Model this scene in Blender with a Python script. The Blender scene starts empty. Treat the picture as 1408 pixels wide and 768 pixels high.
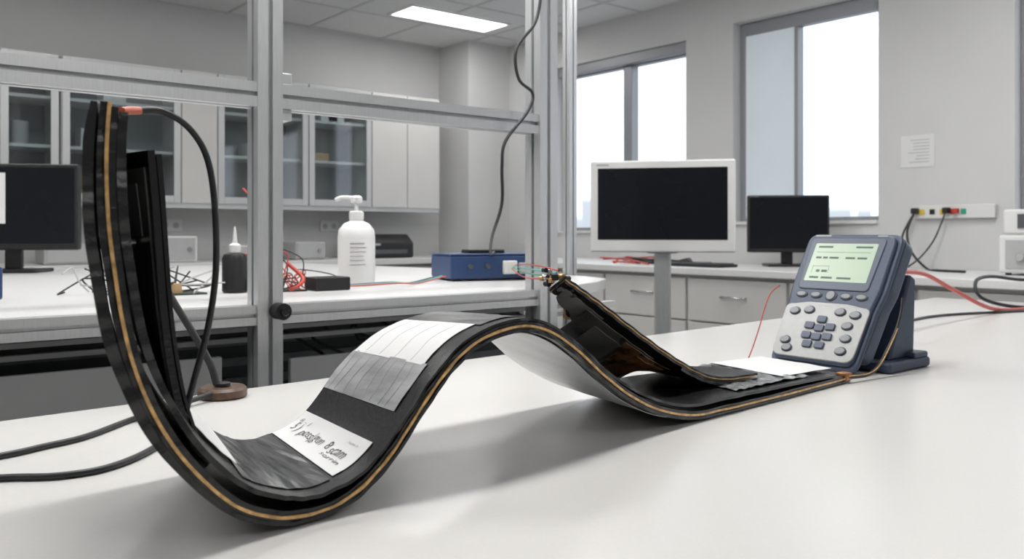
import bpy, math, random
from mathutils import Matrix, Vector, noise
random.seed(7)
scn=bpy.context.scene
XF=Matrix.Identity(4)
COL=scn.collection
# ------------------------------------------------ materials
def mat(name,col,rough=.5,metal=0.,nscale=0,namt=0.,bump=0.,bscale=60,spec=.5,stretch=None,emis=None,es=0,alpha=None,coat=0,bdist=.002):
    m=bpy.data.materials.new(name); m.use_nodes=True
    nt=m.node_tree; b=nt.nodes['Principled BSDF']
    b.inputs['Base Color'].default_value=(*col,1); b.inputs['Roughness'].default_value=rough
    b.inputs['Metallic'].default_value=metal; b.inputs['Specular IOR Level'].default_value=spec
    if coat: b.inputs['Coat Weight'].default_value=coat; b.inputs['Coat Roughness'].default_value=.1
    tc=nt.nodes.new('ShaderNodeTexCoord'); mp=nt.nodes.new('ShaderNodeMapping')
    nt.links.new(tc.outputs['Object'],mp.inputs['Vector'])
    if stretch: mp.inputs['Scale'].default_value=stretch
    if namt:
        n=nt.nodes.new('ShaderNodeTexNoise'); n.inputs['Scale'].default_value=nscale; n.inputs['Detail'].default_value=5
        nt.links.new(mp.outputs[0],n.inputs['Vector'])
        r=nt.nodes.new('ShaderNodeValToRGB')
        r.color_ramp.elements[0].position=.35;r.color_ramp.elements[1].position=.65
        r.color_ramp.elements[0].color=(*[max(0,c*(1-namt)) for c in col],1)
        r.color_ramp.elements[1].color=(*[min(1,c*(1+namt)) for c in col],1)
        nt.links.new(n.outputs['Fac'],r.inputs['Fac']); nt.links.new(r.outputs[0],b.inputs['Base Color'])
    if bump:
        n2=nt.nodes.new('ShaderNodeTexNoise'); n2.inputs['Scale'].default_value=bscale; n2.inputs['Detail'].default_value=4
        nt.links.new(mp.outputs[0],n2.inputs['Vector'])
        bp=nt.nodes.new('ShaderNodeBump'); bp.inputs['Strength'].default_value=bump; bp.inputs['Distance'].default_value=bdist
        nt.links.new(n2.outputs['Fac'],bp.inputs['Height']); nt.links.new(bp.outputs[0],b.inputs['Normal'])
    if emis:
        b.inputs['Emission Color'].default_value=(*emis,1); b.inputs['Emission Strength'].default_value=es
    return m
def glassmat(name,tint,gloss=.12):
    m=bpy.data.materials.new(name); m.use_nodes=True; nt=m.node_tree; nt.nodes.clear()
    o=nt.nodes.new('ShaderNodeOutputMaterial'); t=nt.nodes.new('ShaderNodeBsdfTransparent'); g=nt.nodes.new('ShaderNodeBsdfGlossy')
    t.inputs[0].default_value=(*tint,1); g.inputs['Roughness'].default_value=.05
    mx=nt.nodes.new('ShaderNodeMixShader'); mx.inputs[0].default_value=gloss
    nt.links.new(t.outputs[0],mx.inputs[1]); nt.links.new(g.outputs[0],mx.inputs[2]); nt.links.new(mx.outputs[0],o.inputs[0]); return m
M={}
M['wall']=mat('wall_paint',(.61,.61,.608),.85,nscale=3,namt=.015,bump=.05,bscale=200)
M['ceil']=mat('ceiling_tile',(.66,.66,.66),.9,nscale=150,namt=.05)
M['grid']=mat('ceiling_grid_metal',(.5,.5,.5),.5)
M['floor']=mat('vinyl_floor',(.30,.31,.32),.45,nscale=30,namt=.06)
M['table']=mat('table_laminate',(.67,.66,.64),.25,nscale=260,namt=.012,bump=.03,bscale=500)
M['alu']=mat('brushed_aluminium',(.62,.63,.64),.36,.7,nscale=400,namt=.04,stretch=(1,1,.05))
M['bench']=mat('bench_laminate',(.66,.66,.655),.35,nscale=100,namt=.02)
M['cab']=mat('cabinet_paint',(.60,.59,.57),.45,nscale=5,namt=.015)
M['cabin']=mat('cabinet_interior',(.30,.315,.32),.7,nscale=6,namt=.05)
M['cabframe']=mat('cabinet_door_frame',(.54,.55,.555),.4,.2)
M['glass']=glassmat('cabinet_glass',(.84,.87,.88),.07)
M['wglass']=glassmat('window_glass',(.985,.99,1),.02)
M['wframe']=mat('window_frame_grey',(.30,.31,.33),.45,.3)
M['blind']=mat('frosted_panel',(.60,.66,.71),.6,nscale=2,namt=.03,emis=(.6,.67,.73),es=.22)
M['blk']=mat('black_plastic',(.012,.012,.013),.42,nscale=30,namt=.2)
M['blkrub']=mat('black_rubber_laminate',(.008,.008,.009),.27,nscale=60,namt=.3,bump=.3,bscale=200)
M['blkfilm']=mat('glossy_black_film',(.06,.06,.063),.2,.4,nscale=110,namt=.8,bump=1.0,bscale=80,stretch=(1,.15,1),coat=.6)
M['screen']=mat('screen_off',(.006,.007,.010),.22,nscale=2,namt=.1,spec=.28)
M['whitepl']=mat('white_plastic',(.70,.70,.69),.4,nscale=20,namt=.01)
M['greypl']=mat('grey_plastic',(.42,.425,.425),.45,nscale=20,namt=.02)
M['gold']=mat('gold_foil_edge',(.62,.38,.155),.36,.4,nscale=120,namt=.3,bump=.3,bscale=300)
M['copper']=mat('copper_foil',(.34,.15,.06),.4,.6,nscale=50,namt=.5,bump=.3,bscale=90)
M['brown']=mat('brown_phenolic_panel',(.035,.024,.018),.3,0,nscale=40,namt=.6,bump=.1,bscale=60,coat=.15)
M['amber']=mat('amber_film',(.15,.075,.035),.25,.1,nscale=45,namt=.6,bump=.2,bscale=50,coat=.3)
M['smoke']=mat('smoked_panel',(.055,.05,.047),.22,0,nscale=25,namt=.5,bump=.1,bscale=60,coat=.4)
M['smokel']=mat('smoked_translucent_panel',(.13,.125,.12),.28,0,nscale=18,namt=.4,bump=.05,bscale=60,coat=.3)
M['paper']=mat('white_paper_label',(.74,.74,.735),.42,nscale=15,namt=.02,bump=.2,bscale=40)
M['grey']=mat('grey_foil_sheet',(.38,.385,.395),.28,.3,nscale=60,namt=.3,bump=.7,bscale=60,stretch=(1,.15,1))
M['silver']=mat('silver_foil_sheet',(.27,.27,.28),.22,.7,nscale=70,namt=.5,bump=.9,bscale=70,stretch=(1,.15,1))
M['crumple']=mat('crumpled_clear_film',(.34,.35,.36),.18,.4,nscale=50,namt=.6,bump=1.0,bscale=55,bdist=.004)
M['under']=mat('pale_backing_sheet',(.58,.59,.60),.34,.15,nscale=30,namt=.12,bump=.5,bscale=40,stretch=(1,.2,1))
M['ink']=mat('pen_ink',(.12,.12,.125),.6)
M['inkg']=mat('printed_grey_ink',(.35,.35,.36),.6)
M['inkl']=mat('faint_grey_ink',(.50,.50,.505),.5)
M['navy']=mat('navy_blue_casing',(.050,.070,.115),.42,nscale=200,namt=.08,bump=.05,bscale=600)
M['navyd']=mat('dark_navy_stand',(.030,.045,.085),.5,nscale=100,namt=.08)
M['bezel']=mat('screen_bezel',(.085,.105,.15),.4)
M['lcd']=mat('lcd_panel',(.40,.50,.38),.3,nscale=4,namt=.03,emis=(.42,.54,.40),es=.10)
M['lcdink']=mat('lcd_ink',(.08,.12,.10),.5)
M['silverk']=mat('keypad_plate',(.34,.345,.34),.4,.3,nscale=100,namt=.03)
M['btn']=mat('grey_button',(.24,.255,.27),.4)
M['btnd']=mat('dark_button_rim',(.04,.05,.07),.45)
M['btnb']=mat('slate_button',(.08,.10,.145),.4)
M['blue']=mat('blue_enclosure',(.022,.055,.15),.4,nscale=60,namt=.05)
M['red']=mat('red_insulation',(.50,.05,.03),.4)
M['orange']=mat('orange_red_tip',(.55,.11,.05),.4)
M['green']=mat('green_insulation',(.03,.35,.2),.4)
M['teal']=mat('teal_insulation',(.05,.4,.4),.4)
M['yellow']=mat('yellow_plastic',(.7,.5,.05),.4)
M['bluew']=mat('blue_insulation',(.05,.12,.5),.4)
M['cable']=mat('black_cable_rubber',(.02,.021,.023),.45,nscale=80,namt=.2)
M['steel']=mat('steel',(.5,.5,.5),.25,.9)
M['wood']=mat('dark_wood_puck',(.10,.055,.035),.4,nscale=60,namt=.4)
M['dkgrey']=mat('dark_grey_metal',(.09,.095,.10),.5,.2,nscale=10,namt=.1)
M['midgrey']=mat('equipment_grey_metal',(.24,.25,.26),.5,.2,nscale=10,namt=.1)
M['pcb']=mat('dark_circuit_board',(.03,.05,.035),.4,nscale=200,namt=.7)
M['cardb']=mat('cardboard',(.45,.30,.15),.7,nscale=20,namt=.1)
M['lamp']=mat('luminous_diffuser',(.9,.9,.9),.6,emis=(1,.985,.96),es=4.0)
# ------------------------------------------------ mesh helpers
def mk(name,verts,faces,m,bevel=0,smooth=False,seg=2):
    me=bpy.data.meshes.new(name); me.from_pydata([XF@Vector(v) for v in verts],[],faces); me.update()
    import bmesh
    bm=bmesh.new(); bm.from_mesh(me); bmesh.ops.recalc_face_normals(bm,faces=bm.faces); bm.to_mesh(me); bm.free()
    o=bpy.data.objects.new(name,me); COL.objects.link(o); me.materials.append(M[m] if isinstance(m,str) else m)
    if bevel:
        b=o.modifiers.new('bev','BEVEL'); b.width=bevel; b.segments=seg; b.limit_method='ANGLE'; b.angle_limit=math.radians(40)
    if smooth or bevel:
        for p in me.polygons: p.use_smooth=True
        if not smooth:
            w=o.modifiers.new('wn','WEIGHTED_NORMAL')
            me.set_sharp_from_angle(angle=math.radians(40))
    return o
def box(name,a,b,m,bevel=0,seg=2):
    x0,y0,z0=a;x1,y1,z1=b
    v=[(x0,y0,z0),(x1,y0,z0),(x1,y1,z0),(x0,y1,z0),(x0,y0,z1),(x1,y0,z1),(x1,y1,z1),(x0,y1,z1)]
    f=[(0,3,2,1),(4,5,6,7),(0,1,5,4),(1,2,6,5),(2,3,7,6),(3,0,4,7)]
    return mk(name,v,f,m,bevel,seg=seg)
def prism(name,pts,axis,a0,a1,m,bevel=0,seg=2):
    def q(p,a):
        return {'x':(a,p[0],p[1]),'y':(p[0],a,p[1]),'z':(p[0],p[1],a)}[axis]
    n=len(pts); v=[q(p,a0) for p in pts]+[q(p,a1) for p in pts]
    f=[tuple(range(n)),tuple(range(n,2*n))]+[(i,(i+1)%n,n+(i+1)%n,n+i) for i in range(n)]
    return mk(name,v,f,m,bevel,seg=seg)
def rev(name,prof,c,m,n=32,axis='z'):
    v=[];f=[]
    for r,h in prof:
        for i in range(n):
            a=2*math.pi*i/n; p=(r*math.cos(a),r*math.sin(a),h)
            if axis=='x': p=(p[2],p[0],p[1])
            if axis=='y': p=(p[0],p[2],p[1])
            v.append((c[0]+p[0],c[1]+p[1],c[2]+p[2]))
    k=len(prof)
    for j in range(k-1):
        for i in range(n):
            f.append((j*n+i,j*n+(i+1)%n,(j+1)*n+(i+1)%n,(j+1)*n+i))
    f.append(tuple(range(n))); f.append(tuple(range((k-1)*n,k*n)))
    o=mk(name,v,f,m,smooth=True); o.data.set_sharp_from_angle(angle=math.radians(35)); return o
def cyl(name,c,r,h,m,axis='z',n=32):
    b=min(r,abs(h))*.08
    return rev(name,[(r-b,0),(r,b),(r,h-b),(r-b,h)],c,m,n,axis)
def crom(pts,k=8):
    P=[Vector(p) for p in pts]; out=[]
    for i in range(len(P)-1):
        p0=P[max(i-1,0)];p1=P[i];p2=P[i+1];p3=P[min(i+2,len(P)-1)]
        for j in range(k):
            t=j/k
            out.append(.5*((2*p1)+(p2-p0)*t+(2*p0-5*p1+4*p2-p3)*t*t+(3*p1-p0-3*p2+p3)*t**3))
    out.append(P[-1]); return out
def tube(name,pts,r,m,smooth=True,k=8,res=4):
    P=crom(pts,k) if smooth and len(pts)>2 else [Vector(p) for p in pts]
    cu=bpy.data.curves.new(name,'CURVE'); cu.dimensions='3D'; s=cu.splines.new('POLY'); s.points.add(len(P)-1)
    for i,p in enumerate(P): s.points[i].co=(*(XF@p),1)
    cu.bevel_depth=r; cu.bevel_resolution=res; cu.use_fill_caps=True; cu.materials.append(M[m])
    s.use_smooth=True
    o=bpy.data.objects.new(name,cu); COL.objects.link(o); return o
def multi(name,lines,r,m):
    cu=bpy.data.curves.new(name,'CURVE'); cu.dimensions='3D'; cu.bevel_depth=r; cu.bevel_resolution=1; cu.materials.append(M[m])
    for P in lines:
        s=cu.splines.new('POLY'); s.points.add(len(P)-1)
        for i,p in enumerate(P): s.points[i].co=(*(XF@Vector(p)),1)
    o=bpy.data.objects.new(name,cu); COL.objects.link(o); return o
def grp(name,objs,loc=None):
    bpy.context.view_layer.update()
    if loc is None:
        lo=Vector((1e9,)*3);hi=-lo
        for o in objs:
            for c in o.bound_box:
                c=o.matrix_world@Vector(c)
                lo=Vector(map(min,lo,c));hi=Vector(map(max,hi,c))
        loc=Vector(((lo.x+hi.x)/2,(lo.y+hi.y)/2,lo.z))
    e=bpy.data.objects.new(name,None); e.empty_display_size=.05; e.location=loc; COL.objects.link(e)
    for o in objs:
        o.parent=e; o.matrix_parent_inverse=Matrix.Translation(-Vector(loc))
    return e
def tslot(name,p0,p1,s=.05,m='alu'):
    h=s/2;a=s*.09;b=s*.16;d1=s*.05;d2=s*.22
    q=[(-h,-h),(-a,-h),(-a,-h+d1),(-b,-h+d1),(-b,-h+d2),(b,-h+d2),(b,-h+d1),(a,-h+d1),(a,-h)]
    pts=[]
    for k in range(4):
        ca,sa=[(1,0),(0,1),(-1,0),(0,-1)][k]
        pts+=[(x*ca-y*sa,x*sa+y*ca) for x,y in q]
    d=[abs(p1[i]-p0[i]) for i in range(3)]; ax='xyz'[d.index(max(d))]
    c=p0
    if ax=='x': pp=[(c[1]+x,c[2]+y) for x,y in pts]; a0,a1=p0[0],p1[0]
    if ax=='y': pp=[(c[0]+x,c[2]+y) for x,y in pts]; a0,a1=p0[1],p1[1]
    if ax=='z': pp=[(c[0]+x,c[1]+y) for x,y in pts]; a0,a1=p0[2],p1[2]
    return prism(name,pp,ax,a0,a1,m)

# ------------------------------------------------ room shell
X0,X1,Y0,Y1,H=-2.6,4.36,-3.0,5.8,2.65
box('floor',(X0-.2,Y0-.2,-.1),(X1+.3,Y1+.2,0),'floor')
ceil=[box('ceiling_slab',(X0-.2,Y0-.2,H),(X1+.3,Y1+.2,H+.1),'ceil')]
x=X0
while x<X1:
    ceil.append(box('grid_bar',(x-.011,Y0,H-.004),(x+.011,Y1,H+.001),'grid')); x+=.6
y=Y0+.36
while y<Y1:
    ceil.append(box('grid_bar',(X0,y-.011,H-.0035),(X1,y+.011,H+.001),'grid')); y+=.6
grp('ceiling',ceil,(0,0,H))
box('wall_back',(X0-.2,Y1,0),(X1+.3,Y1+.15,H),'wall')
box('wall_left',(X0-.2,Y0,0),(X0,Y1,H),'wall')
box('wall_front',(X0-.2,Y0-.15,0),(X1+.3,Y0,H),'wall')
wins=[(3.574,4.815,1.15,2.39),(2.286,3.208,1.20,2.43),(.25,1.625,1.20,2.43),(-1.6,-.3,1.20,2.43)]
wt=.16
parts=[];ycur=Y1
edges=sorted(wins,reverse=True)
for (a,b,zb,zt) in edges:
    parts.append(box('pier',(X1,b,0),(X1+wt,ycur,H),'wall'))
    parts.append(box('below',(X1,a,0),(X1+wt,b,zb),'wall'))
    parts.append(box('above',(X1,a,zt),(X1+wt,b,H),'wall'))
    ycur=a
parts.append(box('pier',(X1,Y0,0),(X1+wt,ycur,H),'wall'))
grp('wall_right',parts,(X1,0,0))
box('wall_column',(3.96,5.39,0),(X1,Y1,H),'wall')
for i,(a,b,zb,zt) in enumerate(wins):
    fx=X1+.07; t=.04
    p=[box('jamb',(fx,b-t,zb),(fx+.06,b,zt),'wframe',.004),box('jamb',(fx,a,zb),(fx+.06,a+t,zt),'wframe',.004),
       box('head',(fx,a+t,zt-.08),(fx+.06,b-t,zt),'wframe',.004),box('sill_rail',(fx,a+t,zb),(fx+.06,b-t,zb+t),'wframe',.004),
       box('glass',(fx+.03,a+t,zb+t),(fx+.034,b-t,zt-.08),'wglass'),
       box('sill',(X1-.02,a,zb-.0),(fx,b,zb+.018),'whitepl')]
    if i==0: 
        my=4.14
        p.append(box('mullion',(fx-.01,my-.04,zb+t),(fx+.06,my+.04,zt-.08),'wframe',.004))
        p.append(box('blind_cassette',(fx-.05,a,zt-.07),(fx+.0,b,zt),'wframe',.006))
    if i==1:
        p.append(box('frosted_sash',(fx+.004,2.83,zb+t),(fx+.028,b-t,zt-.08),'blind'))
        p.append(box('mullion',(fx-.005,2.805,zb+t),(fx+.055,2.83,zt-.08),'wframe',.003))
    grp('window_%d'%(i+1),p)
box('baseboard_back',(X0,Y1-.015,0),(3.96,Y1,.09),'greypl')

# ------------------------------------------------ ceiling lights
def panel(x0,x1,y0,y1,w):
    o=[box('diffuser',(x0,y0,H-.012),(x1,y1,H-.006),'lamp'),
       box('trim_a',(x0-.02,y0-.02,H-.014),(x1+.02,y0,H-.004),'whitepl'),box('trim_b',(x0-.02,y1,H-.014),(x1+.02,y1+.02,H-.004),'whitepl'),
       box('trim_c',(x0-.02,y0,H-.014),(x0,y1,H-.004),'whitepl'),box('trim_d',(x1,y0,H-.014),(x1+.02,y1,H-.004),'whitepl')]
    l=bpy.data.lights.new('panel_light','AREA'); l.shape='RECTANGLE'; l.size=x1-x0; l.size_y=y1-y0; l.energy=w*.78; l.color=(1,.99,.975)
    lo=bpy.data.objects.new('panel_light',l); lo.location=((x0+x1)/2,(y0+y1)/2,H-.02); COL.objects.link(lo)
    grp('ceiling_light',o+[lo])
panel(3.06,3.86,4.78,5.06,9)
panel(.2,1.4,2.2,2.5,24)
panel(.2,1.4,.9,1.2,25)
panel(.2,1.4,4.1,4.4,11)
panel(2.3,3.5,1.2,1.5,22)
panel(2.0,3.2,3.0,3.3,12)
panel(-1.6,-.4,.9,1.2,9)
panel(-1.6,-.4,3.3,3.6,7)
panel(.2,1.4,-1.5,-1.2,10)

# ------------------------------------------------ back wall upper cabinets
Yc=5.45; zb,zt=1.336,2.17
ca=[]
bays=[(-1.3,-.6,'g'),(-.6,.1,'g'),(.1,.80,'g'),(.80,1.10,'g0'),(1.11,1.786,'g'),(1.786,2.014,'s'),(2.014,2.645,'g'),(2.645,3.14,'g'),(3.14,3.44,'s'),(3.44,3.73,'s')]
for (a,b,k) in bays:
    ca.append(box('side',(a,Yc+.02,zb),(a+.015,Y1-.001,zt),'cab')); ca.append(box('side',(b-.015,Yc+.02,zb),(b,Y1-.001,zt),'cab'))
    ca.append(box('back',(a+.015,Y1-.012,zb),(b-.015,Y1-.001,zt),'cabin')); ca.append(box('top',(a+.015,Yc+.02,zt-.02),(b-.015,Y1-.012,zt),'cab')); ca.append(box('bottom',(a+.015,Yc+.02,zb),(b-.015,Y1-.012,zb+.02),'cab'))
    if k[0]=='s':
        ca.append(box('solid_door',(a+.003,Yc,zb),(b-.003,Yc+.02,zt),'cab',.002))
    else:
        f=.045
        for zz in (.30,.58): ca.append(box('shelf',(a+.015,Yc+.03,zb+zz),(b-.015,Y1-.012,zb+zz+.018),'bench'))
        ca.append(box('door_stile',(a+.004,Yc,zb),(a+f,Yc+.02,zt),'cabframe',.002)); ca.append(box('door_stile',(b-f,Yc,zb),(b-.004,Yc+.02,zt),'cabframe',.002))
        ca.append(box('door_rail',(a+f,Yc,zb),(b-f,Yc+.02,zb+f),'cabframe',.002)); ca.append(box('door_rail',(a+f,Yc,zt-f),(b-f,Yc+.02,zt),'cabframe',.002))
        ca.append(box('door_glass',(a+f,Yc+.008,zb+f),(b-f,Yc+.012,zt-f),'glass'))
        for q in range(3 if b-a>.4 else 1):
            zz=random.choice([.02,.318,.598]); xx=random.uniform(a+.06,b-.2)
            mm=random.choice(['whitepl','greypl','cardb','whitepl'])
            if random.random()<.5: ca.append(box('stored_box',(xx,Yc+.1,zb+zz),(xx+.13,Yc+.26,zb+zz+random.uniform(.04,.12)),mm,.003))
            else: ca.append(cyl('stored_jar',(xx+.05,Yc+.16,zb+zz),.045,random.uniform(.09,.16),mm))
ca.append(box('light_rail',(-1.3,Yc+.01,zb-.03),(3.73,Yc+.03,zb),'cabframe'))
grp('wall_cabinet',ca)
bc=[box('worktop',(X0+.01,5.15,.93),(3.90,Y1-.001,.97),'bench',.004),box('carcass',(X0+.01,5.22,.08),(3.90,Y1-.02,.93),'cab')]
x=X0+.05
while x<3.4:
    bc.append(box('door_front',(x,5.2,.12),(x+.44,5.22,.74),'cab',.003)); bc.append(box('drawer_front',(x,5.2,.75),(x+.44,5.22,.915),'cab',.003))
    bc.append(box('handle',(x+.15,5.18,.83),(x+.29,5.20,.84),'steel')); x+=.45
grp('back_counter',bc)
def item_printer(cx,cy,z):
    o=[prism('body',[(cy,z),(cy+.3,z),(cy+.3,z+.17),(cy+.08,z+.17),(cy,z+.11)],'x',cx,cx+.42,'blk',.012),box('paper_slot',(cx+.06,cy-.006,z+.03),(cx+.36,cy+.01,z+.06),'dkgrey',.002),box('panel',(cx+.04,cy-.002,z+.09),(cx+.14,cy+.01,z+.105),'greypl')]
    grp('desktop_printer',o)
item_printer(2.98,5.3,.971)
for (xx,zz) in ((1.35,1.2),(2.35,1.2),(2.9,1.2),(1.75,1.2)):
    o=[box('plate',(xx,Y1-.012,zz-.04),(xx+.15,Y1-.001,zz+.04),'whitepl',.003)]
    for k in (0.04,.11): o.append(cyl('socket',(xx+k,Y1-.013,zz),.02,.004,'greypl','y'))
    grp('wall_socket',o)
for (xx,w,h,mm) in ((1.0,.3,.12,'greypl'),(1.6,.25,.16,'whitepl'),(2.1,.2,.1,'whitepl'),(2.5,.22,.12,'greypl')):
    grp('bench_instrument',[box('case',(xx,5.35,.972),(xx+w,5.6,.97+h),mm,.008),box('front_panel',(xx+.015,5.345,.985),(xx+w-.015,5.352,.96+h),'greypl'),cyl('knob',(xx+w-.05,5.345,.97+h*.5),.014,-.015,'steel','y')])

# ------------------------------------------------ window side counter
Xf=3.5; zc=.97
wc=[box('worktop',(Xf,-2.0,zc-.035),(X1-.001,5.1,zc),'bench',.004),box('carcass',(Xf+.05,-1.95,.08),(X1-.02,5.08,zc-.035),'cab')]
y=-1.9
while y<4.45:
    wc.append(box('drawer_front',(Xf+.03,y,.70),(Xf+.05,y+.58,.915),'cab',.003)); wc.append(box('drawer_front',(Xf+.03,y,.42),(Xf+.05,y+.58,.69),'cab',.003)); wc.append(box('drawer_front',(Xf+.03,y,.1),(Xf+.05,y+.58,.41),'cab',.003))
    wc.append(tube('handle',[(Xf+.03,y+.22,.83),(Xf+.008,y+.23,.83),(Xf+.008,y+.36,.83),(Xf+.03,y+.37,.83)],.005,'steel',False)); y+=.6
grp('window_counter',wc)

# ------------------------------------------------ aluminium frame + bench
fr=[];yf=1.70;PXS=(-1.25,.727,1.486)
for xp in PXS: fr.append(tslot('post',(xp,yf,0),(xp,yf,2.5),.054 if xp<1 else .060))
for a,b in ((-1.223,.700),(.754,1.456)):
    fr.append(tslot('upper_rail',(a,yf,1.432),(b,yf,1.432),.05)); fr.append(tslot('lower_rail',(a,yf,.982),(b,yf,.982),.04))
    fr.append(tslot('foot_rail',(a,yf,.25),(b,yf,.25),.04)); fr.append(tslot('top_rail',(a,yf,2.475),(b,yf,2.475),.05))
fr.append(cyl('clamp_knob',(.742,1.673,.99),.017,-.03,'blk','y')); fr.append(cyl('clamp_hub',(.742,1.674,.99),.008,-.04,'blk','y'))
for zz in (1.47,1.395): fr.append(box('corner_bracket',(.754,yf-.02,zz-.012),(.777,yf+.02,zz+.012),'alu',.002))
grp('aluminium_frame',fr,(.7,1.7,0))
grp('aluminium_post',[tslot('profile',(2.13,2.28,0.01),(2.13,2.28,2.5),.036),box('foot_plate',(2.08,2.23,0),(2.18,2.33,.01),'alu')])
wb=[prism('benchtop',[(-1.22,1.731),(1.54,1.731),(1.9,1.9),(2.03,2.0),(2.08,2.14),(2.08,2.9),(1.9,3.98),(-1.22,3.98)],'z',.965,1.0,'bench',.003),
 box('back_support_panel',(-1.2,3.9,0),(1.85,3.93,.965),'cab'),box('side_panel',(-1.2,1.9,0),(-1.17,3.9,.965),'cab'),box('side_panel',(1.9,2.3,0),(1.93,3.8,.965),'cab'),
 box('shelf_lower',(-1.17,1.95,.55),(1.9,3.9,.58),'dkgrey'),
 box('modesty_panel',(-1.17,1.76,.50),(.66,1.775,.893),'whitepl',.003),box('modesty_panel',(.82,1.78,.50),(1.03,1.795,.872),'whitepl',.003)]
for zz in (.938,.915): wb.append(box('cable_tray_rail',(-1.17,1.83,zz-.005),(1.9,1.85,zz+.005),'bench'))
grp('laboratory_workbench',wb,(.4,2.8,0))
eq=[box('chassis',(-1.1,2.1,.581),(1.75,2.7,.935),'dkgrey',.01)]
for k in range(6): eq.append(box('vent_rib',(-1.05,2.085,.62+k*.05),(1.7,2.10,.64+k*.05),'midgrey'))
grp('rack_equipment',eq)
wl=[]
for k in range(9):
    x0=.82+.09*k; pts=[(x0,1.90,.96)]
    for j in range(4): pts.append((x0+.05*j+random.uniform(-.06,.06),1.90+random.uniform(-.02,.03),.93-.03*j+random.uniform(-.02,.02)))
    wl.append(tube('hanging_cable',pts,.004,'cable'))
grp('cable_bundle',wl)

# ------------------------------------------------ main table (turned ~4 deg)
def ty(x): return 1.343+.07*(x-.197)
TZ=.895
pl=[(-1.3,ty(-1.3)),(3.44,ty(3.44)),(3.47,ty(3.44)-2.1),(-1.3+.15,ty(-1.3)-2.1)]
tb=[prism('tabletop',pl,'z',TZ-.03,TZ,'table',.004)]
for (x,y) in ((-1.1,1.1),(3.3,1.4),(3.25,-.4),(-1.0,-.75),(1.1,1.2),(1.1,-.6)): tb.append(box('leg',(x-.03,y-.03,0),(x+.03,y+.03,TZ-.03),'alu',.003))
grp('lab_table',tb)

# ------------------------------------------------ laminated strip
S=[(.171,1.247),(.169,1.215),(.169,1.182),(.171,1.150),(.175,1.118),(.180,1.085),(.188,1.051),(.201,1.016),(.219,.983),(.242,.953),(.270,.926),(.299,.911),(.326,.9050),(.359,.9058),(.393,.918),(.426,.944),(.456,.977),(.487,1.009),(.520,1.033),(.560,1.046),(.603,1.049),(.643,1.038),(.685,1.014),(.730,.981),(.784,.948),(.843,.923),(.916,.9065),(.994,.9040),(1.091,.9030),(1.223,.9030),(1.374,.9035)]
NS=14
C=crom([(x,.692+.0734*(x-.313),z) for x,z in S],NS); NC=len(C)
TN=[]
for i in range(NC):
    a=C[max(i-3,0)];b=C[min(i+3,NC-1)];t=(b-a);t.y=0;t.normalize();TN.append(Vector((-t.z,0,t.x)))
def lerp_tab(tab,s):
    if s<=tab[0][0]: return tab[0][1]
    for (a,va),(b,vb) in zip(tab,tab[1:]):
        if s<=b:
            k=(s-a)/(b-a); k=k*k*(3-2*k)
            return va+(vb-va)*k if not isinstance(va,tuple) else tuple(p+(q-p)*k for p,q in zip(va,vb))
    return tab[-1][1]
WT=[(0,(.060,.232,0)),(9,(.052,.234,0)),(13,(.034,.234,0)),(16,(.030,.233,-.008)),(19,(.036,.228,-.014)),(22,(.048,.220,-.006)),(25,(.045,.215,0)),(30,(.030,.195,0))]
def surf(s,w,off):
    f=s*NS; i=int(min(max(f,0),NC-1.001)); k=f-i
    c=C[i].lerp(C[min(i+1,NC-1)],k); n=TN[i].lerp(TN[min(i+1,NC-1)],k)
    return c+n*off+Vector(lerp_tab(WT,s))*w
def ribbon(name,s0,s1,w0,w1,lo,hi,m,n=None,jit=0,nw=1,seed=0,crumple=0,cf=(2.5,6)):
    n=n or int((s1-s0)*NS)+1; v=[];f=[]
    for i in range(n+1):
        s=s0+(s1-s0)*i/n
        L=lerp_tab(lo,s) if isinstance(lo,list) else lo; Hh=lerp_tab(hi,s) if isinstance(hi,list) else hi
        jj=jit*noise.noise(Vector((s*2.3,seed*7.1,0)))
        for k in range(nw+1):
            w=w0+jj+(w1-w0-jj)*k/nw
            cr=crumple*max(0,.5+noise.noise(Vector((s*cf[0],w*cf[1],seed))))
            v.append(surf(s,w,L+cr)); v.append(surf(s,w,Hh+cr))
    r=2*(nw+1)
    for i in range(n):
        a=i*r;b=a+r
        for k in range(nw):
            f.append((a+2*k,a+2*k+2,b+2*k+2,b+2*k)); f.append((a+2*k+1,b+2*k+1,b+2*k+3,a+2*k+3))
        f.append((a,b,b+1,a+1)); e=2*nw; f.append((a+e,a+e+1,b+e+1,b+e))
    f.append(tuple([2*k for k in range(nw+1)]+[2*k+1 for k in range(nw,-1,-1)]))
    e=n*r; f.append(tuple([e+2*k for k in range(nw+1)]+[e+2*k+1 for k in range(nw,-1,-1)]))
    o=mk(name,v,f,m,smooth=True); o.data.set_sharp_from_angle(angle=math.radians(45)); return o
st=[]
OL=[(0,-.013),(1,-.0165),(3,-.0175),(5,-.0165),(7,-.013),(9,-.0095),(11,-.0075),(30,-.0065)]
OM=[(0,-.0085),(3,-.0095),(5,-.0075),(7,-.0052),(9,-.0042),(30,-.0036)]
OM2=[(0,-.0065),(3,-.0075),(5,-.0065),(7,-.0050),(9,-.0040),(30,-.0034)]
st.append(ribbon('outer_cover_layer',0.05,30,0,1,OL,OM,'blkrub',jit=.012,seed=1))
st.append(ribbon('outer_core_layer',0.0,30,.003,1,OM2,-.0012,'blkrub',jit=.01,seed=2))
st.append(ribbon('gold_foil_core',-0.0,30,-.007,1,-.0014,.0013,'gold',jit=.008,seed=3))
st.append(ribbon('inner_core_layer',0.15,30,.0,1,.0012,[(0,.0065),(8,.0060),(14,.0048),(22,.0048),(30,.005)],'blkrub',jit=.01,seed=4))
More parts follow.
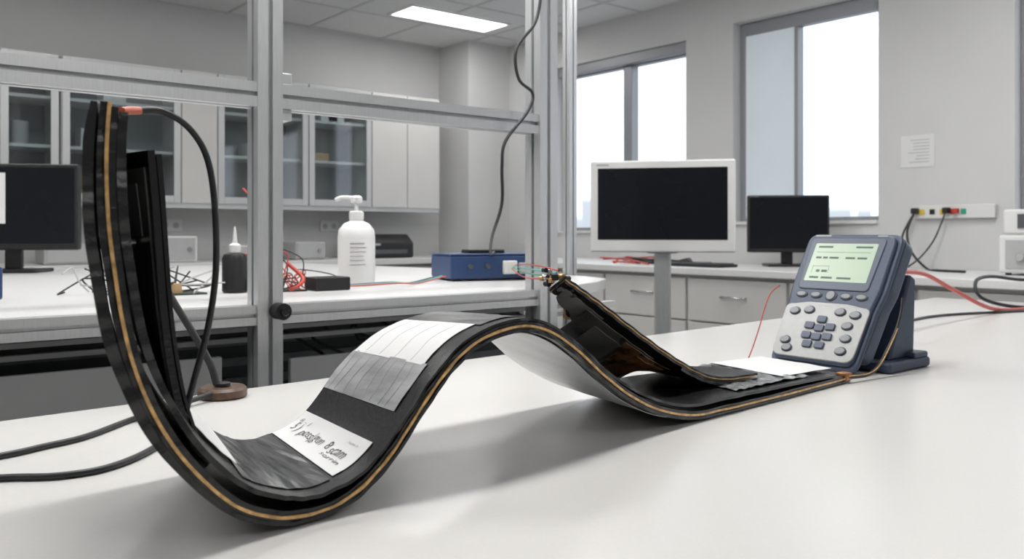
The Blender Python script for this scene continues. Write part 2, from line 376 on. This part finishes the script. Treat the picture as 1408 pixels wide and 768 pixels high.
CL=[(0,.0068),(3,.0072),(5,.0085),(8,.012),(11,.0145),(13,.011),(15,.0055),(23,.0055),(25,.009),(27,.012),(28.5,.0105),(30,.0055)]
CH=[(0,.0135),(3,.0145),(5,.0152),(8,.017),(11,.0185),(13,.0145),(15,.0085),(23,.0085),(25,.0125),(27,.0160),(28.5,.0145),(30,.0085)]
st.append(ribbon('inner_cover_layer',0.25,29.6,.006,.995,CL,CH,'blkrub',jit=.014,seed=5))
def off(tab,d): return [(a,b+d) for a,b in tab]
st.append(ribbon('gloss_film',9.9,13.35,.10,.985,off(CH,.0004),off(CH,.0009),'blkfilm',nw=16,crumple=.0005,seed=3,n=80,cf=(3,10)))
st.append(ribbon('paper_label',7.9,10.0,.28,.97,off(CH,.0022),off(CH,.0026),'paper',nw=4,crumple=.0008,seed=9))
st.append(ribbon('paper_label',13.5,14.9,.12,.98,off(CH,.0006),off(CH,.0010),'paper',nw=4,crumple=.0005,seed=2))
st.append(ribbon('grey_foil',15.75,17.05,.12,.985,off(CH,.0004),off(CH,.0008),'grey',nw=12,crumple=.0010,seed=4,n=40,cf=(1.5,14)))
st.append(ribbon('paper_label',17.0,18.8,.15,.97,off(CH,.0006),off(CH,.0010),'paper',nw=4,crumple=.0006,seed=12))
st.append(ribbon('silver_foil',18.8,22.5,.10,.985,off(CH,.0004),off(CH,.0008),'silver',nw=12,crumple=.0008,seed=6,n=50,cf=(1.2,12)))
st.append(ribbon('backing_sheet',19.9,25.4,.07,1.03,off(OL,-.0022),off(OL,-.0014),'under',nw=10,crumple=.0010,seed=8,n=70,cf=(1.2,7)))
st.append(ribbon('crumpled_film',27.5,29.2,.08,.98,off(CH,.001),off(CH,.0015),'crumple',nw=18,crumple=.0035,seed=21,n=60,cf=(7,9)))
st.append(ribbon('paper_label',28.8,29.85,.16,.98,off(CH,.0040),off(CH,.0045),'paper',nw=6,crumple=.0012,seed=31,n=30))
# faint cell lines on the sheets
L=[]
for w in (.30,.48,.66,.84): L.append([surf(a,w+.01*math.sin(a*5),lerp_tab(CH,a)+.0017) for a in [17.05+.1*q for q in range(18)]])
st.append(multi('cell_lines_paper',L,.00016,'inkl'))
L=[]
for w in (.22,.30,.41,.50,.61,.72,.83,.92): L.append([surf(a,w+.012*math.sin(a*4+w*9),lerp_tab(CH,a)+.0019) for a in [15.78+.1*q for q in range(13)]])
st.append(multi('cell_lines_foil',L,.00035,'inkl'))
def stext(name,txt,s_base,s_h,w0,w1,m,offs=.0018,shear=.25,wob=0.,seed=0):
    cu=bpy.data.curves.new(name+'_src','FONT'); cu.body=txt; cu.size=1; cu.shear=shear; cu.resolution_u=3
    ob=bpy.data.objects.new(name+'_src',cu); COL.objects.link(ob); bpy.context.view_layer.update()
    me=bpy.data.meshes.new_from_object(ob.evaluated_get(bpy.context.evaluated_depsgraph_get()))
    xs=[v.co.x for v in me.vertices]; xm,xM=min(xs),max(xs)
    vs=[]
    for v in me.vertices:
        t=(v.co.x-xm)/(xM-xm); y=v.co.y/.75
        w=w0+(w1-w0)*t; s=s_base+s_h*(y+wob*noise.noise(Vector((t*7,seed,0))))
        vs.append(surf(s,w,lerp_tab(CH,s)+offs))
    fs=[tuple(p.vertices) for p in me.polygons]
    bpy.data.objects.remove(ob); bpy.data.curves.remove(cu); bpy.data.meshes.remove(me)
    nm=bpy.data.meshes.new(name); nm.from_pydata(vs,[],fs); nm.materials.append(M[m]); o=bpy.data.objects.new(name,nm); COL.objects.link(o); return o
st.append(stext('handwriting','5 )  poss|gun  8 scam',14.12,.38,.93,.22,'ink',.0018,.35,.35,3))
st.append(stext('handwriting','sorrin',13.88,.17,.42,.20,'ink',.0018,.2,.2,5))
st.append(stext('handwriting','8 - |',14.52,.14,.93,.78,'inkg',.0018,.2,.2,6))
st.append(stext('printed_text','layer b',14.62,.08,.30,.20,'inkg',.0018,.0,.0,7))
# flap peeled from the second trough
FP=crom([(.728,.795,1.094),(.760,.797,1.078),(.808,.80,1.052),(.878,.80,1.010),(.954,.80,.968),(1.020,.80,.939),(1.075,.80,.9285),(1.15,.80,.9265)],10)
def flap(name,i0,i1,w0,w1,lo,hi,m,wv=(.012,.062),lift=-.030,wavy=.01,seed=0):
    v=[];f=[];n=i1-i0
    for i in range(i0,i1+1):
        a=FP[max(i-2,0)];b=FP[min(i+2,len(FP)-1)];t=b-a;t.y=0;t.normalize();nn=Vector((-t.z,0,t.x))
        kz=max(0,min(1,(FP[i].z-.945)/.04)); tp=.42+.58*min(1,i/18)
        W=Vector((wv[0],wv[1]*(1+.6*(1-kz)),lift*kz))*tp
        q=noise.noise(Vector((i*.23,seed*3.3,0)))
        for w,o in ((w0,lo),(w0,hi),(w1+.35*q,hi),(w1+.35*q,lo)): v.append(FP[i]+W*(w+wavy*math.sin(i*1.3))+nn*o)
    for i in range(n):
        for k in range(4): f.append((4*i+k,4*i+(k+1)%4,4*i+4+(k+1)%4,4*i+4+k))
    f.append((0,1,2,3));f.append((4*n,4*n+1,4*n+2,4*n+3))
    o=mk(name,v,f,m,smooth=True);o.data.set_sharp_from_angle(angle=math.radians(45));return o
nF=len(FP)-1
st.append(flap('flap_top_layer',2,nF,0,1.0,.001,.0040,'blkrub'))
st.append(flap('flap_gold_core',3,nF,-.01,1.0,-.0004,.001,'gold'))
st.append(flap('flap_board',3,50,.01,.85,-.0035,-.0004,'blkrub',seed=1))
st.append(flap('flap_amber_film',6,22,.2,.95,-.0046,-.0036,'smokel',seed=2))
st.append(flap('flap_dark_film',17,36,.25,1.75,-.0062,-.0052,'smoke',seed=3))
st.append(flap('flap_dark_tab',22,30,.5,1.45,-.0075,-.0065,'smokel',seed=7))
st.append(flap('flap_copper',29,47,.3,1.55,-.0075,-.0066,'amber',seed=4))
st.append(flap('flap_copper_strip',33,46,.45,1.2,-.0086,-.0078,'copper',seed=5))
st.append(flap('flap_paper',36,47,1.3,2.5,-.0095,-.0086,'paper',seed=6))
st.append(flap('flap_lower_layer',42,nF,.0,1.6,-.0085,-.0045,'blkrub'))
rnd=random.Random(5)
for k in range(22):
    dx=rnd.uniform(-.008,.034); mm=rnd.choice(['steel','blk','blk','gold','steel','dkgrey','blk'])
    st.append(cyl('flap_connector',(.730+dx,.80+rnd.uniform(.0,.030),1.096-dx*.55+rnd.uniform(-.012,.004)),rnd.uniform(.003,.0055),rnd.uniform(.005,.010),mm,rnd.choice('xyz'),12))
# upright inner panel
PP=crom([(.222,.755,1.220),(.226,.755,1.174),(.229,.755,1.131),(.232,.752,1.082),(.238,.75,1.032),(.247,.747,.990),(.262,.745,.955),(.288,.743,.936),(.325,.742,.9285)],8)
def panelr(name,i0,i1,w0,w1,lo,hi,m):
    v=[];f=[];n=i1-i0
    for i in range(i0,i1+1):
        a=PP[max(i-2,0)];b=PP[min(i+2,len(PP)-1)];t=b-a;t.y=0;t.normalize();nn=Vector((-t.z,0,t.x))
        u=i/(len(PP)-1); wv=Vector((-.016+.076*u,.125+.05*u,0))
        hi2=hi if not isinstance(hi,tuple) else hi[0]+(hi[1]-hi[0])*u
        for w,o in ((w0,lo),(w0,hi2),(w1,hi2),(w1,lo)): v.append(PP[i]+wv*w+nn*o)
    for i in range(n):
        for k in range(4): f.append((4*i+k,4*i+(k+1)%4,4*i+4+(k+1)%4,4*i+4+k))
    f.append((0,1,2,3));f.append((4*n,4*n+1,4*n+2,4*n+3))
    o=mk(name,v,f,m,smooth=True);o.data.set_sharp_from_angle(angle=math.radians(45));return o
st.append(panelr('upright_panel_core',0,50,0,1,-.003,.003,'blkrub'))
st.append(panelr('upright_panel_cover',1,48,.01,.99,.0045,(.009,.006),'blkrub'))
st.append(panelr('upright_panel_face',3,40,.06,.97,-.0045,-.003,'smokel'))
st.append(panelr('upright_panel_print',5,13,.2,.85,-.0054,-.0045,'midgrey'))
st.append(cyl('panel_screw',(.2215,.80,1.142),.0030,-.026,'steel','x',16)); st.append(cyl('panel_screw_head',(.197,.80,1.142),.006,-.004,'blk','x',16))
st.append(tube('edge_lead_black',[(1.36,.768,.905),(1.415,.764,.904),(1.45,.762,.915),(1.483,.762,.942),(1.515,.762,.975),(1.537,.764,1.006),(1.55,.768,1.03)],.0032,'blk'))
st.append(tube('edge_lead_gold',[(1.36,.7645,.908),(1.415,.7605,.907),(1.45,.7585,.918),(1.483,.7585,.945),(1.515,.7585,.978)],.0010,'gold'))
st.append(box('end_solder_tab',(1.352,.765,.900),(1.372,.785,.913),'copper',.002))
st.append(tube('connector_tip',[(.196,.745,1.2495),(.205,.752,1.2515),(.214,.76,1.2530)],.0034,'orange',False))
grp('laminated_flexible_strip',st,(.7,.8,TZ))
tube('probe_cable',[(.214,.76,1.2530),(.233,.76,1.254),(.255,.76,1.242),(.271,.76,1.217),(.278,.76,1.175),(.279,.76,1.117),(.272,.76,1.066),(.262,.765,1.022),(.256,.77,.99),(.257,.775,.96),(.262,.78,.950)],.0029,'cable')

# cables on table
tube('power_cable',[(-.6,1.02,TZ+.004),(-.2,1.12,TZ+.004),(.05,1.10,TZ+.004),(.164,1.114,TZ+.004),(.211,1.131,TZ+.004),(.263,1.154,TZ+.004),(.344,1.229,TZ+.004),(.40,1.26,TZ+.006),(.47,1.295,TZ+.012)],.0038,'cable')
tube('power_cable',[(-.6,.9,TZ+.004),(-.1,1.03,TZ+.004),(.07,1.04,TZ+.004),(.149,1.014,TZ+.004),(.196,.985,TZ+.004),(.244,.985,TZ+.004),(.30,1.03,TZ+.004),(.345,1.10,TZ+.004),(.36,1.17,TZ+.004),(.34,1.22,TZ+.012)],.0038,'cable')
pk=[rev('puck',[(.034,0),(.037,.003),(.037,.013),(.033,.017)],(.494,1.317,TZ),'wood'),cyl('socket',(.494,1.317,TZ+.017),.012,.006,'blk'),
    tube('lead',[(.486,1.32,TZ+.02),(.478,1.33,.95),(.455,1.345,1.0),(.43,1.36,1.05),(.415,1.37,1.09)],.0055,'cable')]
grp('cable_stand_puck',pk)
tube('hanging_cable',[(1.45,1.66,2.5),(1.45,1.650,2.0),(1.445,1.65,1.8),(1.440,1.65,1.749),(1.42,1.65,1.681),(1.36,1.65,1.608),(1.367,1.65,1.535),(1.413,1.65,1.503),(1.396,1.65,1.455),(1.325,1.65,1.376),(1.314,1.65,1.312),(1.337,1.68,1.222),(1.40,1.80,1.14),(1.55,2.0,1.09),(1.68,2.15,1.090)],.0042,'cable')

# ------------------------------------------------ handheld analyser
wv=Vector((-.01,-.2,0)).normalized(); uv=Vector((.150,0,.245)).normalized()
uv=(uv-wv*uv.dot(wv)).normalized(); nv=wv.cross(uv).normalized()
org=Vector((1.434,.982,.904))
XF=Matrix(((wv.x,uv.x,nv.x,org.x),(wv.y,uv.y,nv.y,org.y),(wv.z,uv.z,nv.z,org.z),(0,0,0,1)))@Matrix.Diagonal((.99,1.01,1,1))
def rpoly(pts,r,n=6):
    out=[];N=len(pts)
    for i in range(N):
        p=Vector(pts[i]);a=Vector(pts[i-1]);b=Vector(pts[(i+1)%N]);rr=r[i] if isinstance(r,list) else r
        d1=(a-p).normalized();d2=(b-p).normalized();ang=d1.angle(d2); L=min(rr/math.tan(ang/2),(a-p).length*.48,(b-p).length*.48)
        s=p+d1*L;e=p+d2*L
        for k in range(n+1):
            t=k/n; q=(1-t)**2*s+2*t*(1-t)*p+t*t*e; out.append((q.x,q.y))
    return out
outl=rpoly([(.008,0),(.192,0),(.196,.12),(.202,.16),(.202,.285),(-.002,.285),(-.002,.16),(.004,.12)],[.02,.02,.05,.05,.022,.022,.05,.05])
inl=[((x-.1)*.93+.1,(y-.1425)*.945+.1425) for x,y in outl]
rearl=[(x,.032+y*(.253/.285)) for x,y in outl]
dv=[prism('rear_shell',rearl,'z',-.048,-.010,'navy',.008,3),prism('mid_shell',outl,'z',-.014,-.003,'navy',.004,3),
    prism('front_shell',inl,'z',-.006,.006,'navy',.005,3)]
dv.append(prism('screen_surround',rpoly([(.022,.155),(.172,.155),(.178,.268),(.016,.268)],.010),'z',.004,.0085,'bezel',.002))
dv.append(prism('lcd',rpoly([(.030,.172),(.164,.172),(.164,.256),(.030,.256)],.003),'z',.0086,.0090,'lcd'))
for (a,b,c,d) in ((.038,.246,.07,.250),(.12,.246,.155,.250),(.038,.236,.155,.2365),(.040,.222,.052,.226),(.056,.222,.066,.226),(.07,.222,.09,.226),(.04,.205,.075,.2055),(.04,.190,.0405,.2055),(.05,.192,.058,.197),(.062,.192,.074,.197),(.076,.19,.0765,.206),(.04,.178,.06,.182),(.066,.178,.09,.182),(.105,.222,.125,.226),(.13,.222,.15,.226),(.10,.178,.13,.182)):
    dv.append(box('lcd_segment',(a,b,.0090),(c,d,.0093),'lcdink'))
dv.append(prism('keypad_plate',rpoly([(.014,.012),(.186,.012),(.190,.120),(.14,.128),(.06,.128),(.010,.120)],[.02,.02,.012,.04,.04,.012]),'z',.004,.0075,'silverk',.002))
def oval(name,cx,cy,rx,ry,z0,z1,m,n=20):
    return prism(name,[(cx+rx*math.cos(2*math.pi*k/n),cy+ry*math.sin(2*math.pi*k/n)) for k in range(n)],'z',z0,z1,m,.0012)
for k in range(5):
    cx=.036+k*.032; dv.append(oval('softkey',cx,.143,.010 if k!=2 else .009,.005 if k!=2 else .009,.004,.010,'btn')); dv.append(oval('softkey_rim',cx,.143,.013,.0075 if k!=2 else .011,.004,.0075,'btnd'))
for (cx,cy,b) in ((.035,.106,0),(.066,.110,0),(.132,.110,0),(.164,.106,0),(.155,.083,0),(.160,.058,0),(.158,.033,0),(.036,.044,0),(.045,.028,0),
                  (.100,.092,1),(.078,.078,1),(.100,.074,1),(.122,.078,1),(.078,.058,1),(.100,.056,1),(.122,.058,1),(.086,.040,1),(.112,.040,1)):
    if b: dv.append(prism('slate_key',rpoly([(cx-.010,cy-.007),(cx+.010,cy-.007),(cx+.010,cy+.007),(cx-.010,cy+.007)],.004),'z',.007,.0115,'btnb',.0015))
    else:
        dv.append(oval('grey_key_rim',cx,cy,.0125,.0088,.0070,.0084,'btnd')); dv.append(oval('grey_key',cx,cy,.0102,.0067,.0080,.012,'btn'))
dv.append(box('brand_print',(.02,.2735,.006),(.055,.2765,.0064),'greypl')); dv.append(box('model_print',(.155,.2735,.006),(.175,.2760,.0064),'greypl'))
for k in range(9): dv.append(box('key_print',(.02+k*.019,.1205,.0076),(.03+k*.019,.1217,.0078),'inkg'))
XF=Matrix.Identity(4)
dv.append(prism('stand_upright',[(1.535,.913),(1.632,.913),(1.640,1.062),(1.618,1.072)],'y',.785,.965,'navyd',.006,3))
dv.append(box('stand_foot',(1.50,.765,TZ+.0005),(1.657,.985,.915),'navyd',.006,3))
dv.append(box('stand_foot_lip',(1.60,.768,.913),(1.654,.98,.925),'navyd',.004))
grp('handheld_analyser',dv)
tube('test_lead',[(1.375,1.0,TZ+.002),(1.395,.995,.905),(1.412,.995,.925),(1.437,.996,.965),(1.457,.998,1.0),(1.478,.998,1.03),(1.50,.992,1.045)],.0012,'red')

tube('red_cable',[(1.662,.95,.93),(1.75,1.0,1.0),(2.0,1.06,1.045),(2.316,1.1,1.042),(2.55,1.12,.99),(2.8,1.13,.925),(3.0,1.14,TZ+.006),(3.2,1.1,TZ+.006),(3.42,1.0,TZ+.006)],.006,'red')
tube('power_cable',[(1.662,.86,.905),(1.9,1.0,TZ+.004),(2.3,1.15,TZ+.004),(2.66,1.20,TZ+.004),(3.07,1.09,TZ+.004),(3.40,1.05,TZ+.004)],.0042,'cable')
tube('power_cable',[(3.42,.95,TZ+.005),(3.15,1.13,TZ+.005),(3.02,1.22,.93),(3.03,1.25,.985),(3.15,1.25,1.0),(3.3,1.2,.985),(3.42,1.1,.99),(3.53,1.05,.976),(3.9,1.1,.976)],.006,'cable')

# ------------------------------------------------ bench items
def soap(x,y,z):
    o=[rev('bottle',[(.046,0),(.052,.006),(.053,.02),(.053,.138),(.050,.158),(.036,.176),(.020,.183),(.018,.187)],(x,y,z),'whitepl',40),
       rev('collar',[(.020,.186),(.021,.189),(.021,.208),(.016,.212)],(x,y,z),'whitepl'),cyl('stem',(x,y,z+.211),.006,.026,'whitepl')]
    o.append(rev('pump_head',[(.012,.234),(.017,.238),(.017,.250),(.010,.256)],(x,y,z),'whitepl'))
    o.append(tube('nozzle',[(x,y,z+.248),(x-.035,y+.02,z+.250),(x-.05,y+.03,z+.242)],.006,'whitepl'))
    for k in range(6):
        L=[];a0=math.radians(222);a1=math.radians(222+random.uniform(28,52))
        L.append([(x+.0535*math.cos(a0+(a1-a0)*t/6),y+.0535*math.sin(a0+(a1-a0)*t/6),z+.12-k*.012) for t in range(7)])
        o.append(multi('label_line',L,.0012 if k else .0022,'inkg'))
    grp('soap_pump_bottle',o)
soap(1.208,2.186,1.001)
grp('dropper_bottle',[rev('bottle',[(.028,0),(.031,.004),(.031,.085),(.026,.096),(.014,.10)],(.824,2.113,1.001),'blk'),rev('nozzle',[(.014,.10),(.015,.118),(.006,.124),(.004,.150),(.002,.165)],(.824,2.113,1.001),'whitepl')])
grp('blue_power_supply',[box('case',(.05,2.12,1.006),(.318,2.36,1.078),'blue',.006),box('front_panel',(.06,2.115,1.012),(.308,2.121,1.07),'navyd')]+[cyl('foot',(q[0],q[1],1.001),.01,.006,'blk') for q in ((.08,2.15),(.29,2.15),(.08,2.33),(.29,2.33))])
XF=Matrix.Translation((1.52,2.16,1.001))@Matrix.Rotation(math.radians(-16),4,'Z')
bb=[box('case',(0,0,.006),(.33,.2,.078),'blue',.006),box('lid',(.0,.0,.079),(.33,.2,.084),'blue',.002)]
for xx in (.03,.30):
    for yy in (.03,.17): bb.append(cyl('foot',(xx,yy,0),.01,.006,'blk'))
bb.append(box('connector_block',(.17,-.02,.02),(.215,0,.062),'whitepl',.004)); bb.append(box('connector_block',(.225,-.015,.02),(.255,0,.055),'greypl',.003))
for k in range(2): bb.append(cyl('terminal',(.06+k*.06,0,.045),.007,-.012,'dkgrey','y',16))
bb.append(box('top_module',(.08,.05,.084),(.2,.13,.096),'blk',.003))
conn=XF@Vector((.195,-.02,.042))
XF=Matrix.Identity(4)
grp('blue_interface_box',bb)
ws=[]; tip=Vector((.730,.815,1.097))
for k,mm in enumerate(['red','green','teal','red']):
    P=[]
    for j in range(6):
        t=j/5; p=tip.lerp(conn,t); p=p+Vector((.004*k,0,.003*(k-1.5)+(-.012+.006*k)*math.sin(t*math.pi))); P.append(p)
    ws.append(tube('wire_%d'%k,P,.0013,mm))
grp('sensor_wires',ws)
cl=[box('black_module',(1.0,2.02,1.0),(1.10,2.09,1.035),'blk',.004),box('board',(.86,2.05,1.0),(.99,2.16,1.004),'pcb'),box('heatsink',(.90,2.08,1.004),(.94,2.12,1.03),'dkgrey',.002)]
for k in range(18):
    x,y=random.uniform(.86,1.06),random.uniform(2.04,2.2); P=[(x,y,1.006)]
    hmax=random.choice([.03,.04,.06,.12])
    for j in range(1,4): P.append((x+random.uniform(-.05,.05),y+random.uniform(-.04,.04),1.005+hmax*math.sin(j/4*math.pi)*random.uniform(.7,1)))
    P.append((x+random.uniform(-.08,.08),y+random.uniform(-.05,.05),1.006))
    cl.append(tube('jumper_wire',P,.0016,random.choice(['red','cable','cable','cable','cable','red','greypl'])))
cl.append(tube('soldering_lead',[(.93,2.1,1.01),(.915,2.15,1.1),(.93,2.2,1.2),(.90,2.25,1.27)],.0025,'red'))
cl.append(tube('plier_handle',[(.93,2.02,1.008),(.98,2.05,1.03),(.96,2.10,1.07)],.005,'red'))
grp('electronics_parts',cl)
c2=[box('board',(.55,2.1,1.0),(.75,2.25,1.004),'pcb')]
for k in range(9):
    x,y=random.uniform(.55,.72),random.uniform(2.1,2.22); c2.append(box('component',(x,y,1.004),(x+.03,y+.02,1.004+random.uniform(.008,.03)),random.choice(['blk','greypl','cardb','blk']),.001))
for k in range(14):
    x,y=random.uniform(.5,.75),random.uniform(2.05,2.3); P=[(x,y,1.006)]
    for j in range(1,4): P.append((x+random.uniform(-.08,.08),y+random.uniform(-.05,.05),1.006+random.uniform(0,.06)))
    c2.append(tube('jumper_wire',P,.002,random.choice(['bluew','cable','cable','greypl','cable','cable'])))
grp('circuit_board_bundle',c2)
rr=[tube('wire_run_%d'%k,[(1.11,2.1+.02*k,1.004),(1.25,2.02+.03*k,1.012),(1.36,2.1+.02*k,1.004),(1.48,2.13+.02*k,1.02)],.002,mm) for k,mm in enumerate(['red','teal','cable'])]
grp('jumper_wire_run',rr)

# ------------------------------------------------ monitors
def monitor(name,cx,cy,ang,w,z0,z1,bez,bot,mf,ms,stand):
    global XF
    XF=Matrix.Translation((cx,cy,0))@Matrix.Rotation(math.radians(ang),4,'Z')
    o=[box('housing',(-w/2,-.02,z0),(w/2,.022,z1),mf,.008,3),
       box('rear_bulge',(-w*.3,.02,z0+.06),(w*.3,.055,z1-.05),mf,.01)]
    o.append(box('screen',(-w/2+bez,-.0215,z0+bot),(w/2-bez,-.0195,z1-bez),ms,.0005))
    o.append(box('logo',(-w/2+bez*.8,-.0212,z1-bez*.65),(-w/2+bez*.8+.05,-.0203,z1-bez*.45),'inkg'))
    if stand[0]=='col':
        o.append(box('column',(-.033,.03,.04),(.033,.085,z0+.12),'alu',.01,3)); o.append(box('mount',(-.06,.02,z0-.005),(.06,.06,z0+.02),'greypl',.004))
        o.append(rev('floor_base',[(.24,0),(.25,.01),(.24,.03),(.05,.045)],(0,.055,0),'greypl',40))
    else:
        zc=stand[1]; o.append(box('neck',(-.03,.02,zc+.012),(.03,.045,z0+.1),mf,.004)); o.append(prism('foot',rpoly([(-.11,-.06),(.11,-.06),(.12,.11),(-.12,.11)],.02),'z',zc,zc+.013,mf,.003))
    if len(stand)>2: o.append(box('taped_note',(stand[2],-.024,z0+.1),(stand[2]+.1,-.0225,z0+.29),'paper'))
    XF=Matrix.Identity(4)
    return grp(name,o)
monitor('display_monitor',2.61,2.26,-52,.565,1.073,1.437,.030,.050,'whitepl','screen',('col',))
monitor('computer_monitor',4.06,2.635,-46,.425,1.045,1.352,.012,.022,'blk','screen',('foot',.971))
monitor('computer_monitor',.580,3.70,-30,.49,1.085,1.41,.014,.025,'blk','screen',('foot',1.001,-.11))
kb=[prism('base',rpoly([(3.62,2.75),(3.78,2.75),(3.78,3.15),(3.62,3.15)],.01),'z',.971,.985,'blk',.003)]
for i in range(5):
    for j in range(14): kb.append(box('key',(3.635+i*.027,2.765+j*.027,.985),(3.657+i*.027,2.787+j*.027,.991),'dkgrey'))
grp('keyboard',kb)
cc=[]
for k in range(9):
    x,y=random.uniform(3.7,4.1),random.uniform(3.1,3.7); P=[(x,y,.976)]
    for j in range(1,5): P.append((x+random.uniform(-.15,.15),y+random.uniform(-.2,.2),.976+random.uniform(0,.03)))
    cc.append(tube('lead',P,.005,random.choice(['red','cable','cable','cable'])))
cc.append(box('adapter',(3.8,3.3,.971),(3.9,3.42,1.0),'blk',.005))
grp('cable_tangle',cc)
nt=[box('sheet',(X1-.003,1.994,1.485),(X1-.0005,2.165,1.648),'whitepl')]
for k in range(8): nt.append(box('text_line',(X1-.0036,2.02,1.62-k*.016),(X1-.003,2.02+random.uniform(.06,.12),1.624-k*.016),'greypl'))
grp('wall_notice',nt)
so=[box('trunking',(X1-.03,1.70,1.222),(X1-.001,2.09,1.288),'whitepl',.004)]
for k,mm in enumerate(['yellow','blk','yellow','red','green']):
    so.append(box('socket_insert',(X1-.034,2.03-k*.05,1.242),(X1-.03,2.055-k*.05,1.268),mm,.001)); 
so.append(box('plug',(X1-.07,2.055,1.245),(X1-.03,2.085,1.275),'blk',.006)); so.append(box('plug',(X1-.07,1.90,1.245),(X1-.03,1.93,1.275),'blk',.006)); so.append(box('plug_red',(X1-.06,1.86,1.245),(X1-.03,1.885,1.27),'red',.005))
so.append(tube('cord',[(X1-.06,2.07,1.25),(X1-.09,2.09,1.15),(X1-.12,2.05,1.05),(X1-.18,1.95,.978),(X1-.3,1.85,.976),(X1-.35,1.7,.976)],.006,'cable'))
so.append(tube('cord',[(X1-.06,2.07,1.25),(X1-.08,2.12,1.13),(X1-.1,2.10,1.02),(X1-.2,2.1,.977),(X1-.4,2.05,.976)],.005,'cable'))
so.append(tube('cord',[(X1-.06,1.915,1.25),(X1-.1,1.95,1.12),(X1-.14,2.0,1.03),(X1-.25,2.02,.977)],.004,'cable'))
grp('power_trunking',so)
ins=[box('case',(3.93,1.05,.98),(4.25,1.53,1.14),'whitepl',.01),box('case_upper',(3.95,1.06,1.145),(4.25,1.52,1.25),'whitepl',.01),box('front_panel',(3.925,1.08,1.0),(3.932,1.50,1.12),'greypl'),box('display',(3.945,1.2,1.17),(3.951,1.46,1.23),'dkgrey')]
for k in range(3): ins.append(cyl('knob',(3.925,1.44-k*.09,1.05),.016,-.015,'greypl','x',16))
for q in ((3.96,1.08),(3.96,1.5),(4.22,1.08),(4.22,1.5)): ins.append(cyl('foot',(q[0],q[1],.971),.012,.012,'blk'))
grp('laboratory_instrument',ins)

# ------------------------------------------------ world : overcast sky with a hazy skyline band at the horizon
w=bpy.data.worlds.new('sky'); scn.world=w; w.use_nodes=True; nt=w.node_tree; bg=nt.nodes['Background']
tc=nt.nodes.new('ShaderNodeTexCoord'); sp=nt.nodes.new('ShaderNodeSeparateXYZ'); rp=nt.nodes.new('ShaderNodeValToRGB')
vo=nt.nodes.new('ShaderNodeTexVoronoi'); vo.inputs['Scale'].default_value=1.0
mp=nt.nodes.new('ShaderNodeMapping'); mp.inputs['Scale'].default_value=(55,55,0)
sc=nt.nodes.new('ShaderNodeSeparateColor'); ma=nt.nodes.new('ShaderNodeMath'); ma.operation='MULTIPLY_ADD'; ma.inputs[1].default_value=.022
nt.links.new(tc.outputs['Generated'],mp.inputs[0]); nt.links.new(mp.outputs[0],vo.inputs['Vector']); nt.links.new(vo.outputs['Color'],sc.inputs[0])
nt.links.new(tc.outputs['Generated'],sp.inputs[0]); nt.links.new(sc.outputs[0],ma.inputs[0]); nt.links.new(sp.outputs['Z'],ma.inputs[2])
e=rp.color_ramp.elements
e[0].position=0;e[0].color=(.36,.40,.44,1);e[1].position=.6;e[1].color=(.93,.96,1,1)
for p,c in ((.038,(.38,.42,.46,1)),(.041,(.80,.86,.93,1))):
    q=e.new(p); q.color=c
nt.links.new(ma.outputs[0],rp.inputs[0]); nt.links.new(rp.outputs[0],bg.inputs['Color'])
bg.inputs['Strength'].default_value=2.0
# ------------------------------------------------ camera
th=math.radians(50.8)
cam=bpy.data.cameras.new('camera'); co=bpy.data.objects.new('camera',cam); COL.objects.link(co); scn.camera=co
co.location=(0,0,1.15); co.rotation_euler=(math.radians(90),0,th-math.radians(90))
cam.sensor_width=36; cam.lens=36*1180/1408; cam.shift_y=-(384-320)/1408; cam.clip_start=.02; cam.clip_end=600
cam.dof.use_dof=True; cam.dof.focus_distance=1.1; cam.dof.aperture_fstop=9
scn.view_settings.view_transform='Standard'; scn.view_settings.look='None'
scn.view_settings.exposure=0
